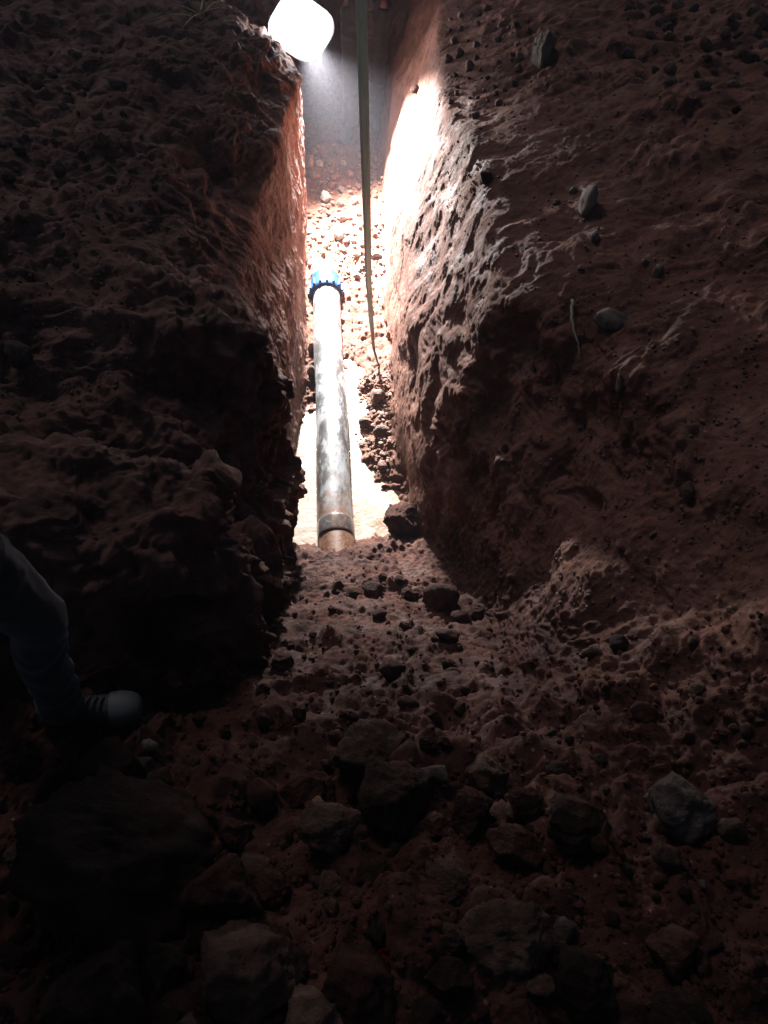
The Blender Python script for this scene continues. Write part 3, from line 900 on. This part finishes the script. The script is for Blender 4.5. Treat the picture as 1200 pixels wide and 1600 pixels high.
# ------------------------------------------------------------------ stones and clods
def rock_mesh(name, seed, sub=3, cuts=9, rough=0.10, boxy=0.0):
    r = random.Random(seed)
    bm = bmesh.new()
    bmesh.ops.create_icosphere(bm, subdivisions=sub, radius=1)
    planes = []
    for _ in range(cuts):
        n = Vector((r.gauss(0, 1), r.gauss(0, 1), r.gauss(0, 1))).normalized()
        planes.append((n, r.uniform(.50, .80)))
    o = Vector((r.uniform(-50, 50), r.uniform(-50, 50), r.uniform(-50, 50)))
    for v in bm.verts:
        d = v.co.normalized()
        rad = 1.0
        for n, k in planes:
            c = d.dot(n)
            if c > 0.01: rad = min(rad, k / c)
        rad *= 1 + rough * mnoise.fractal(d * 2.2 + o, 0.8, 2.1, 5) + rough * .35 * mnoise.fractal(d * 9 + o, 0.8, 2.1, 3 if sub < 5 else 5)
        v.co = d * rad
    return bm_mesh(name, bm)

STONES = [rock_mesh('stone', 100 + i, 3, 15, .06) for i in range(9)]
BIGSTONES = [rock_mesh('stone', 100 + i, 5, 16, .11) for i in range(9)]
BIGCLODS = [rock_mesh('earth_clod', 200 + i, 5, 7, .15) for i in range(9)]
CLODS = [rock_mesh('earth_clod', 200 + i, 3, 6, .17) for i in range(9)]
_matted = {}
def with_mat(mesh, mat):
    k = (mesh.name, mat.name)
    if k not in _matted:
        m = mesh.copy(); m.materials.clear(); m.materials.append(mat)
        _matted[k] = m
    return _matted[k]

def place_rock(name, x, y, wpx, hpx, mesh, mat, sink=.3, tilt=None, depth=1.0, rnd=random):
    """a stone wpx by hpx photograph pixels large, resting on the ground that spot (x, y) shows"""
    loc, nrm = hit(x, y)
    if loc is None: return None
    dep = (loc - CAM).dot(_fw)
    w = wpx / FPX * dep / 2; h = hpx / FPX * dep / 2
    o = link(name, with_mat(mesh, mat))
    q = _rt; f = Vector((-_rt.y, _rt.x, 0))
    rz = rnd.uniform(-.3, .3) if tilt is None else tilt
    sz = h * 1.08; sy = (w + h) / 2 * depth
    o.rotation_euler = (rnd.uniform(-.25, .25), rz, rnd.uniform(-.5, .5) + YAW)
    o.scale = (w * 1.12, sy * 1.1, sz * 1.12)
    o.location = loc + nrm * (min(w, h) * (1 - sink)) - _fw * 0
    return o

BIG = [  # x, y, w, h, name, material, mesh index, label
    (385, 1560, 175, 150, 'stone', 'stone_brown', 0, 'large rounded brown boulder at the bottom edge, left of centre'),
    (195, 1540, 185, 165, 'stone', 'stone_dark', 1, 'large dark boulder at the bottom edge, left of the rounded brown one'),
    (505, 1580, 120, 80, 'stone', 'stone_brown', 2, 'brown boulder at the bottom edge, right of the large rounded one'),
    (285, 1600, 70, 55, 'stone', 'stone_brown', 3, 'low brown stone at the bottom edge between the two largest boulders'),
    (660, 1585, 70, 55, 'stone', 'stone_dark', 5, 'dark stone at the bottom edge, right of the small red scrap'),
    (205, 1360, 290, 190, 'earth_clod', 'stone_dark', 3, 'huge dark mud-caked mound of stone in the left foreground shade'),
    (310, 1300, 70, 32, 'stone', 'stone_pale', 4, 'flat pale stone at the right shoulder of the huge dark one'),
    (252, 1222, 46, 48, 'stone', 'stone_brown', 5, 'squarish pinkish brown stone on the ramp below the shoe'),
    (212, 1192, 20, 15, 'stone', 'stone_grey', 6, 'small round grey pebble just below the shoe'),
    (230, 1166, 28, 16, 'stone', 'stone_pale', 6, 'thin pale chip just under the shoe toe'),
    (572, 1205, 130, 85, 'earth_clod', 'stone_brown', 1, 'broad brown clod on the ramp crest in the centre'),
    (615, 1285, 145, 130, 'stone', 'stone_dark', 6, 'tall dark rock in the centre foreground below the broad clod'),
    (466, 1238, 72, 58, 'stone', 'clod', 7, 'rounded dark stone left of the broad clod on the crest'),
    (414, 1244, 52, 48, 'earth_clod', 'clod', 2, 'round dark clod, left neighbour of the rounded dark stone'),
    (492, 1268, 44, 46, 'stone', 'stone_orange', 8, 'upright orange shard of stone in the centre foreground'),
    (374, 1388, 48, 44, 'earth_clod', 'clod', 4, 'left one of two round clods side by side in the foreground'),
    (425, 1398, 58, 50, 'earth_clod', 'clod', 5, 'right one of two round clods side by side in the foreground'),
    (400, 1360, 80, 30, 'stone', 'stone_brown', 0, 'flat brown slab lying just behind the two round clods'),
    (362, 1302, 44, 30, 'stone', 'stone_grey', 3, 'grey cobble to the right of the flat pale stone'),
    (742, 1280, 70, 60, 'earth_clod', 'clod', 6, 'hollowed brown clod on the crest right of the tall dark rock'),
    (806, 1272, 34, 40, 'stone', 'stone_brown', 7, 'small upright brown stone right of the hollowed clod'),
    (675, 1212, 60, 22, 'stone', 'stone_grey', 1, 'flat greyish stone on the crest right of the broad clod'),
    (1072, 1280, 110, 90, 'stone', 'stone_grey', 2, 'big grey angular rock in the right foreground'),
    (1044, 1344, 52, 44, 'stone', 'stone_brown', 4, 'reddish brown cobble just below the big grey rock'),
    (1034, 1290, 44, 50, 'stone', 'stone_brown', 0, 'knobbly brown stone against the left side of the grey rock'),
    (1094, 1386, 16, 22, 'stone', 'stone_pale', 3, 'tiny pale yellowish chip below the big grey rock'),
    (882, 1462, 48, 40, 'stone', 'stone_grey', 5, 'squared greyish block alone in the dark right foreground'),
    (1140, 1300, 44, 40, 'stone', 'stone_brown', 8, 'small brown stone right of the big grey rock'),
    (638, 822, 52, 58, 'earth_clod', 'clod', 3, 'dark boulder of earth at the right wall foot beside the water'),
    (692, 946, 54, 48, 'earth_clod', 'clod_wet', 7, 'dark wet clod on the ramp under the right wall'),
    (700, 1000, 34, 26, 'earth_clod', 'clod_wet', 8, 'smaller dark clod just below the dark wet one'),
    (34, 566, 40, 54, 'stone', 'stone_grey', 6, 'upright grey stone on the left bank near the frame edge'),
    (8, 276, 24, 22, 'stone', 'stone_grey', 7, 'small pale grey stone at the upper left frame edge'),
    (92, 268, 15, 22, 'stone', 'stone_grey', 0, 'narrow grey pebble on the upper left bank'),
    (116, 285, 11, 11, 'stone', 'stone_pale', 1, 'tiny pale pebble on the upper left bank'),
    (160, 222, 24, 26, 'stone', 'stone_brown', 2, 'brownish stone high on the left bank'),
    (135, 262, 16, 12, 'stone', 'stone_brown', 3, 'small brown pebble beside the tiny pale one'),
    (848, 92, 44, 84, 'stone', 'stone_pale', 4, 'pale upright slab set in the top of the right bank'),
    (1002, 94, 22, 22, 'stone', 'stone_orange', 5, 'pinkish stone on the upper right bank'),
    (1100, 74, 28, 30, 'stone', 'stone_brown', 6, 'angular brown stone right of the pinkish one on the bank'),
    (1156, 88, 32, 34, 'stone', 'stone_brown', 7, 'blocky brown stone near the upper right corner'),
    (1040, 48, 22, 22, 'stone', 'stone_grey', 8, 'small grey stone above the pinkish one on the right bank'),
    (1185, 40, 34, 32, 'stone', 'stone_brown', 0, 'brown stone at the very upper right corner'),
    (1150, 178, 18, 18, 'stone', 'stone_dark', 1, 'dark pebble on the right wall below the blocky stone'),
    (955, 502, 64, 34, 'stone', 'stone_pale', 2, 'pale grey flat stone embedded in the middle of the right wall'),
    (1028, 424, 20, 34, 'stone', 'stone_pale', 3, 'small pale stone in the right wall above the flat grey one'),
    (918, 320, 36, 66, 'stone', 'stone_pale', 4, 'pale crumbly stone high in the right wall'),
    (760, 282, 26, 34, 'stone', 'clod', 6, 'dark oval stone in the right wall near its lit corner'),
    (1076, 770, 22, 50, 'stone', 'stone_brown', 5, 'narrow upright stone in the shaded lower right wall'),
    (896, 300, 14, 20, 'stone', 'stone_pale', 1, 'pale chip just above the pale crumbly stone in the wall'),
    (930, 372, 18, 24, 'stone', 'stone_pale', 5, 'pale chip just below the pale crumbly stone in the wall'),
    (870, 318, 13, 16, 'stone', 'stone_pink', 7, 'small pinkish chip left of the pale crumbly stone'),
    (1008, 410, 13, 11, 'stone', 'stone_pale', 0, 'tiny pale chip left of the small pale wall stone'),
    (968, 598, 12, 38, 'stone', 'stone_pink', 6, 'thin upright chip in the wall below the flat grey stone'),
    (832, 574, 11, 30, 'stone', 'stone_pale', 8, 'thin pale upright chip in the wall, lower left'),
    (908, 668, 11, 12, 'stone', 'stone_pale', 4, 'tiny lone pale chip low in the right wall'),
    (788, 700, 12, 20, 'stone', 'stone_pink', 2, 'small pinkish chip on the buttress of the right wall'),
    (508, 311, 20, 18, 'stone', 'stone_pale', 0, 'bright white stone on the rubble beyond the blue coupling'),
    (484, 583, 13, 30, 'stone', 'stone_pale', 1, 'pale stone wedged between the pipe and the left wall'),
    (484, 545, 12, 22, 'stone', 'rubble', 2, 'reddish stone wedged above the pale one beside the pipe'),
    (652, 140, 20, 14, 'stone', 'clod_wet', 7, 'small red stone stuck in the glaring right wall'),
    (590, 620, 26, 18, 'earth_clod', 'rubble', 0, 'orange-brown clod at the back of the heap beside the pipe'),
    (572, 664, 26, 20, 'earth_clod', 'rubble', 1, 'orange-brown clod at the front of the heap beside the pipe'),
    (598, 676, 24, 20, 'earth_clod', 'rubble', 4, 'orange-brown clod against the right wall in the heap'),
    (600, 728, 18, 18, 'earth_clod', 'rubble', 5, 'small brown clod at the water edge under the right wall'),
    (130, 1086, 34, 40, 'stone', 'stone_brown', 4, 'brownish stone peeking out behind the shoe ankle'),
]
rr = random.Random(5)
MARKS = []
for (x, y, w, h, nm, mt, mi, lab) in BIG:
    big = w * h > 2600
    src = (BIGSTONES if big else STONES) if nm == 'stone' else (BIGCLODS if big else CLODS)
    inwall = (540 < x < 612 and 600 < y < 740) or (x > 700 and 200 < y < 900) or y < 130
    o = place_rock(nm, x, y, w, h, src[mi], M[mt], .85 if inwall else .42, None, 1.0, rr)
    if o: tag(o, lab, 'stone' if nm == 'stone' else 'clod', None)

# short names by which the neighbours of these landmarks are pointed out
MARKS = [(470, 40, 'dazzling lamp'), (569, 250, 'timber pole'), (510, 455, 'blue coupling'), (528, 850, 'near pipe end'), (200, 1110, 'pale-toed shoe'),
         (385, 1560, 'large rounded boulder'), (195, 1540, 'large dark boulder'), (205, 1360, 'huge dark mound'), (572, 1205, 'broad crest clod'), (615, 1285, 'tall dark rock'),
         (492, 1268, 'orange shard'), (400, 1390, 'two round clods'), (742, 1280, 'hollowed clod'), (1072, 1280, 'big grey rock'), (882, 1462, 'squared greyish block'),
         (640, 822, 'dark earth boulder'), (692, 946, 'dark wet clod'), (848, 92, 'pale upright slab'), (1002, 94, 'pinkish stone'), (1156, 88, 'blocky corner stone'),
         (508, 311, 'bright white stone'), (120, 275, 'tiny pale pebble'), (596, 1520, 'red scrap'), (252, 1222, 'squarish pinkish stone'), (160, 222, 'high brownish stone'), (1094, 1386, 'pale yellowish chip')]
ORD = ['nearest', 'second nearest', 'third nearest', 'fourth nearest', 'fifth nearest', 'sixth nearest', 'seventh nearest', 'eighth nearest', 'ninth nearest', 'tenth nearest', 'eleventh nearest', 'twelfth nearest', 'thirteenth nearest', 'fourteenth nearest']
SECT = ['right of', 'to the upper right of', 'above', 'to the upper left of', 'left of', 'to the lower left of', 'below', 'to the lower right of']
SMALL = []
WORD = dict(clod='dark brown', clod_wet='wet reddish', stone_brown='brown', stone_pink='pinkish', stone_grey='greyish', stone_pale='pale', stone_dark='blackish', rubble='reddish')

def scatter(n, region, size, name, mats, where, group, seed, meshes, sink=.35, power=2.0):
    r = random.Random(seed)
    done = 0; tries = 0; used = []
    while done < n and tries < n * 30:
        tries += 1
        x, y = region(r)
        s = size[0] + (size[1] - size[0]) * r.random() ** power
        if any(abs(x - a_) < (s + c_) * .42 and abs(y - b_) < (s + c_) * .42 for a_, b_, c_ in used): continue
        mt = r.choice(mats)
        o = place_rock(name, x, y, s * r.uniform(.85, 1.25), s * r.uniform(.7, 1.05), r.choice(meshes), M[mt], sink, None, 1, r)
        if o is None: continue
        used.append((x, y, s))
        tag(o, where, 'stone' if name == 'stone' else 'clod', group)
        mx, my, mn = min(MARKS, key=lambda m: (m[0] - x) ** 2 + (m[1] - y) ** 2)
        sec = int(((math.degrees(math.atan2(my - y, x - mx)) + 22.5) % 360) // 45)
        SMALL.append((math.hypot(mx - x, my - y), mn, sec, WORD[mt], name, where, o))
        done += 1

def label_small():
    """each small stone is pointed out by its colour and its rank around a landmark"""
    by = {}
    for it in sorted(SMALL, key=lambda t: t[0]):
        by.setdefault((it[1], it[2], it[3], it[4], 'big' in it[6]['group']), []).append(it)
    for (mn, sec, wd, nm, _b), its in by.items():
        for k, it in enumerate(its):
            thing = 'stone' if nm == 'stone' else 'clod'
            rk = '' if len(its) == 1 else (ORD[k] + ' ' if k < len(ORD) else '')
            it[6]['label'] = f"{rk}{'bulky' if 'big' in it[6]['group'] else 'small'} {wd} {thing} {SECT[sec]} the {mn}"
            if len((it[6]['label'] + ' ' + it[5]).split()) <= 16: it[6]['label'] += ' ' + it[5]

def poly(pts):
    xs = [p[0] for p in pts]; ys = [p[1] for p in pts]
    def inside(x, y):
        c = False; j = len(pts) - 1
        for i in range(len(pts)):
            if (pts[i][1] > y) != (pts[j][1] > y) and x < (pts[j][0] - pts[i][0]) * (y - pts[i][1]) / (pts[j][1] - pts[i][1]) + pts[i][0]: c = not c
            j = i
        return c
    def f(r):
        while True:
            x, y = r.uniform(min(xs), max(xs)), r.uniform(min(ys), max(ys))
            if inside(x, y): return x, y
    return f

scatter(55, poly([(455, 890), (680, 880), (760, 960), (790, 1060), (740, 1170), (330, 1170), (240, 1090), (390, 1030)]), (10, 40), 'earth_clod', ['clod_wet', 'clod_wet', 'clod'],
        'on the ramp', 'clods on the lit ramp slope', 1, STONES + BIGSTONES, .70)
scatter(60, poly([(483, 235), (592, 235), (588, 430), (540, 440), (478, 430)]), (8, 22), 'stone', ['rubble', 'rubble', 'stone_pale'],
        'on the trench floor', 'rubble beyond the coupling', 2, STONES, .55)
scatter(34, poly([(20, 1200), (330, 1180), (820, 1200), (1000, 1300), (1150, 1600), (0, 1600)]), (46, 120), 'earth_clod', ['clod', 'stone_dark', 'clod', 'stone_brown'],
        'in the foreground', 'big foreground clods', 8, BIGCLODS + BIGSTONES, .55, 1.6)
scatter(50, poly([(150, 1180), (820, 1190), (900, 1600), (0, 1600), (0, 1400)]), (14, 40), 'stone', ['clod', 'stone_brown', 'stone_dark', 'stone_brown'],
        'in the foreground', 'loose foreground stones', 3, STONES + CLODS)
scatter(70, poly([(820, 1000), (1200, 960), (1200, 1600), (830, 1600), (860, 1250)]), (10, 34), 'stone', ['clod', 'stone_brown', 'stone_dark', 'stone_brown'],
        'in the right rubble', 'lower right rubble stones', 4, STONES + CLODS, .5, 2.5)
scatter(45, poly([(700, 10), (830, 20), (820, 140), (720, 215), (698, 160)]), (8, 20), 'stone', ['stone_pink', 'stone_brown', 'stone_pink'],
        'on the right bank', 'stones left of the slab', 5, STONES, .75)
scatter(40, poly([(960, 0), (1200, 0), (1200, 130), (1080, 140), (960, 110)]), (10, 28), 'stone', ['stone_pink', 'stone_brown', 'stone_pink', 'stone_grey'],
        'on the right bank', 'stones on the right bank', 6, STONES, .7)
scatter(45, poly([(0, 90), (230, 60), (250, 300), (120, 420), (0, 420)]), (9, 26), 'stone', ['stone_pink', 'stone_brown', 'stone_brown', 'stone_grey'],
        'on the left bank', 'stones on the left bank', 7, STONES, .7)

label_small()

# crumbs nobody could count
def crumbs(name, n, region, size, mat, seed):
    r = random.Random(seed)
    base = []
    for k in range(6):
        bm = bmesh.new(); bmesh.ops.create_icosphere(bm, subdivisions=1, radius=1)
        for v in bm.verts: v.co *= r.uniform(.65, 1.15)
        bm.verts.ensure_lookup_table()
        base.append((np.array([v.co[:] for v in bm.verts]), np.array([[v.index for v in f.verts] for f in bm.faces])))
        bm.free()
    V, F, off = [], [], 0
    for _ in range(n):
        x, y = region(r)
        loc, nrm = hit(x, y)
        if loc is None: continue
        s = (size[0] + (size[1] - size[0]) * r.random() ** 2.5)
        v, f = r.choice(base)
        a_ = r.uniform(0, 6.28)
        rot = np.array([[math.cos(a_), -math.sin(a_), 0], [math.sin(a_), math.cos(a_), 0], [0, 0, 1]])
        V.append(v @ rot.T * s * np.array([r.uniform(.8, 1.3), r.uniform(.8, 1.3), r.uniform(.6, 1)]) + np.array(loc + nrm * s * .35))
        F.append(f + off); off += len(v)
    m = mesh_from(name, np.concatenate(V), np.concatenate(F).tolist(), False)
    return link(name, m, mat)

o = crumbs('earth_crumbs', 3800, poly([(455, 885), (680, 880), (800, 980), (1200, 960), (1200, 1600), (0, 1600), (0, 1080), (240, 1060), (390, 1030)]), (.003, .012), M['crumb'], 11)
tag(o, 'fine dark crumbs of wet earth covering the ramp and foreground', 'earth', None, 'stuff')
o = crumbs('bank_gravel', 1900, poly([(690, 0), (1200, 0), (1200, 960), (830, 960), (780, 900), (700, 400)]), (.003, .010), M['gravel'], 12)
tag(o, 'fine brown gravel scattered over the right bank and wall', 'gravel', None, 'stuff')
o = crumbs('bank_crumbs', 1800, poly([(0, 0), (400, 60), (430, 200), (330, 420), (220, 430), (200, 620), (0, 680)]), (.003, .011), M['gravel'], 13)
tag(o, 'fine brown crumbs scattered over the left bank', 'gravel', None, 'stuff')
o = crumbs('floor_rubble', 350, poly([(480, 225), (598, 225), (604, 440), (478, 440)]), (.007, .028), M['floor_gravel'], 14)
tag(o, 'fine reddish rubble covering the trench floor beyond the pipe', 'rubble', None, 'stuff')
o = crumbs('heap_crumbs', 500, poly([(555, 590), (610, 580), (610, 750), (590, 740), (552, 680)]), (.005, .018), M['floor_gravel'], 15)
tag(o, 'fine orange-brown crumbs on the small heap between pipe and right wall', 'earth', None, 'stuff')

# ------------------------------------------------------------------ roots, grass, litter
M['root'] = simple('pale_root', (0.30, 0.24, 0.19), 0.8, 80, .35)
def root_thing(pts, r0, label):
    ps = []
    for x, y, off_ in pts:
        l, n = hit(x, y)
        ps.append(l + n * off_)
    bm = bmesh.new()
    fine = []
    for a_, b_ in zip(ps, ps[1:]):
        for k in range(5):
            t = k / 5
            fine.append(a_.lerp(b_, t) + Vector((random.uniform(-1, 1), random.uniform(-1, 1), random.uniform(-1, 1))) * .004)
    fine.append(ps[-1])
    tube(bm, fine, [r0 * (1 - .75 * i / len(fine)) for i in range(len(fine))], 7)
    tag(link('root', bm_mesh('root', bm), M['root']), label, 'root')
root_thing([(893, 468, .012), (897, 505, .03), (903, 535, .025), (908, 562, .01)], .007, 'thick pale root hanging left of the flat grey stone')

def grass():
    m = simple('dry_grass', (0.17, 0.17, 0.05), 0.6, 60, .4)
    base, n = hit(318, 34)
    root = empty('grass_tuft', base)
    tag(root, 'few long yellowish grass blades at the top of the left bank', 'grass')
    for (x0, y0, x1, y1) in [(318, 12, 372, 18), (316, 14, 283, 53), (300, 18, 232, 36), (320, 10, 400, 26), (314, 12, 330, -30), (308, 14, 262, 8), (322, 12, 352, 2)]:
        p0 = hit(x0, y0 + 12)[0] + Vector((0, 0, .02)) - base
        e_ = hit(x1, y1 + 10)
        p1 = (e_[0] if e_[0] is not None else base) + Vector((0, 0, random.uniform(.03, .09))) - base
        bm = bmesh.new()
        pts = [p0.lerp(p1, t) + Vector((0, 0, .10 * t * (1 - t))) for t in np.linspace(0, 1, 9)]
        tube(bm, pts, [(.007 * (1 - .85 * t), .0015) for t in np.linspace(0, 1, 9)], 6)
        link('blade', bm_mesh('blade', bm), m, root)
grass()

def litter():
    m = simple('red_plastic', (0.42, 0.03, 0.04), 0.35, 40, .25)
    l, n = hit(596, 1520)
    bm = bmesh.new()
    g = [[None] * 7 for _ in range(7)]
    for i in range(7):
        for j in range(7):
            x, y = (i - 3) * .0085, (j - 3) * .0075
            g[i][j] = bm.verts.new((x + .003 * math.sin(j * 2), y + .003 * math.cos(i * 1.7), .008 * math.sin(i * 1.5 + j) + .006 * math.cos(j * 2.1)))
    for i in range(6):
        for j in range(6): bm.faces.new((g[i][j], g[i + 1][j], g[i + 1][j + 1], g[i][j + 1]))
    r = bmesh.ops.solidify(bm, geom=bm.faces[:], thickness=.0012)
    o = link('plastic_scrap', bm_mesh('plastic_scrap', bm), m)
    o.location = l + n * .02; o.rotation_euler = (.5, .3, .4)
    tag(o, 'small crumpled red plastic scrap among the stones at the bottom centre', 'litter')
litter()

# ------------------------------------------------------------------ thin haze, added for a glow and veil around the lamp
def haze():
    m = bpy.data.materials.new('lamp_glow_haze'); m.use_nodes = True
    t = m.node_tree; t.nodes.clear()
    out = t.nodes.new('ShaderNodeOutputMaterial'); v = t.nodes.new('ShaderNodeVolumePrincipled')
    v.inputs['Color'].default_value = (0.90, 0.88, 1.0, 1)
    v.inputs['Density'].default_value = HAZE_DENSITY
    v.inputs['Anisotropy'].default_value = 0.25
    t.links.new(v.outputs[0], out.inputs['Volume'])
    bm = bmesh.new(); box(bm, (0, 0, 1.6), (60, 60, 5.4))
    o = link('haze', bm_mesh('haze', bm, False), m)
    tag(o, 'thin haze added over the whole dig for the lamp glow', 'haze', None, 'stuff')
if HAZE_DENSITY: haze()
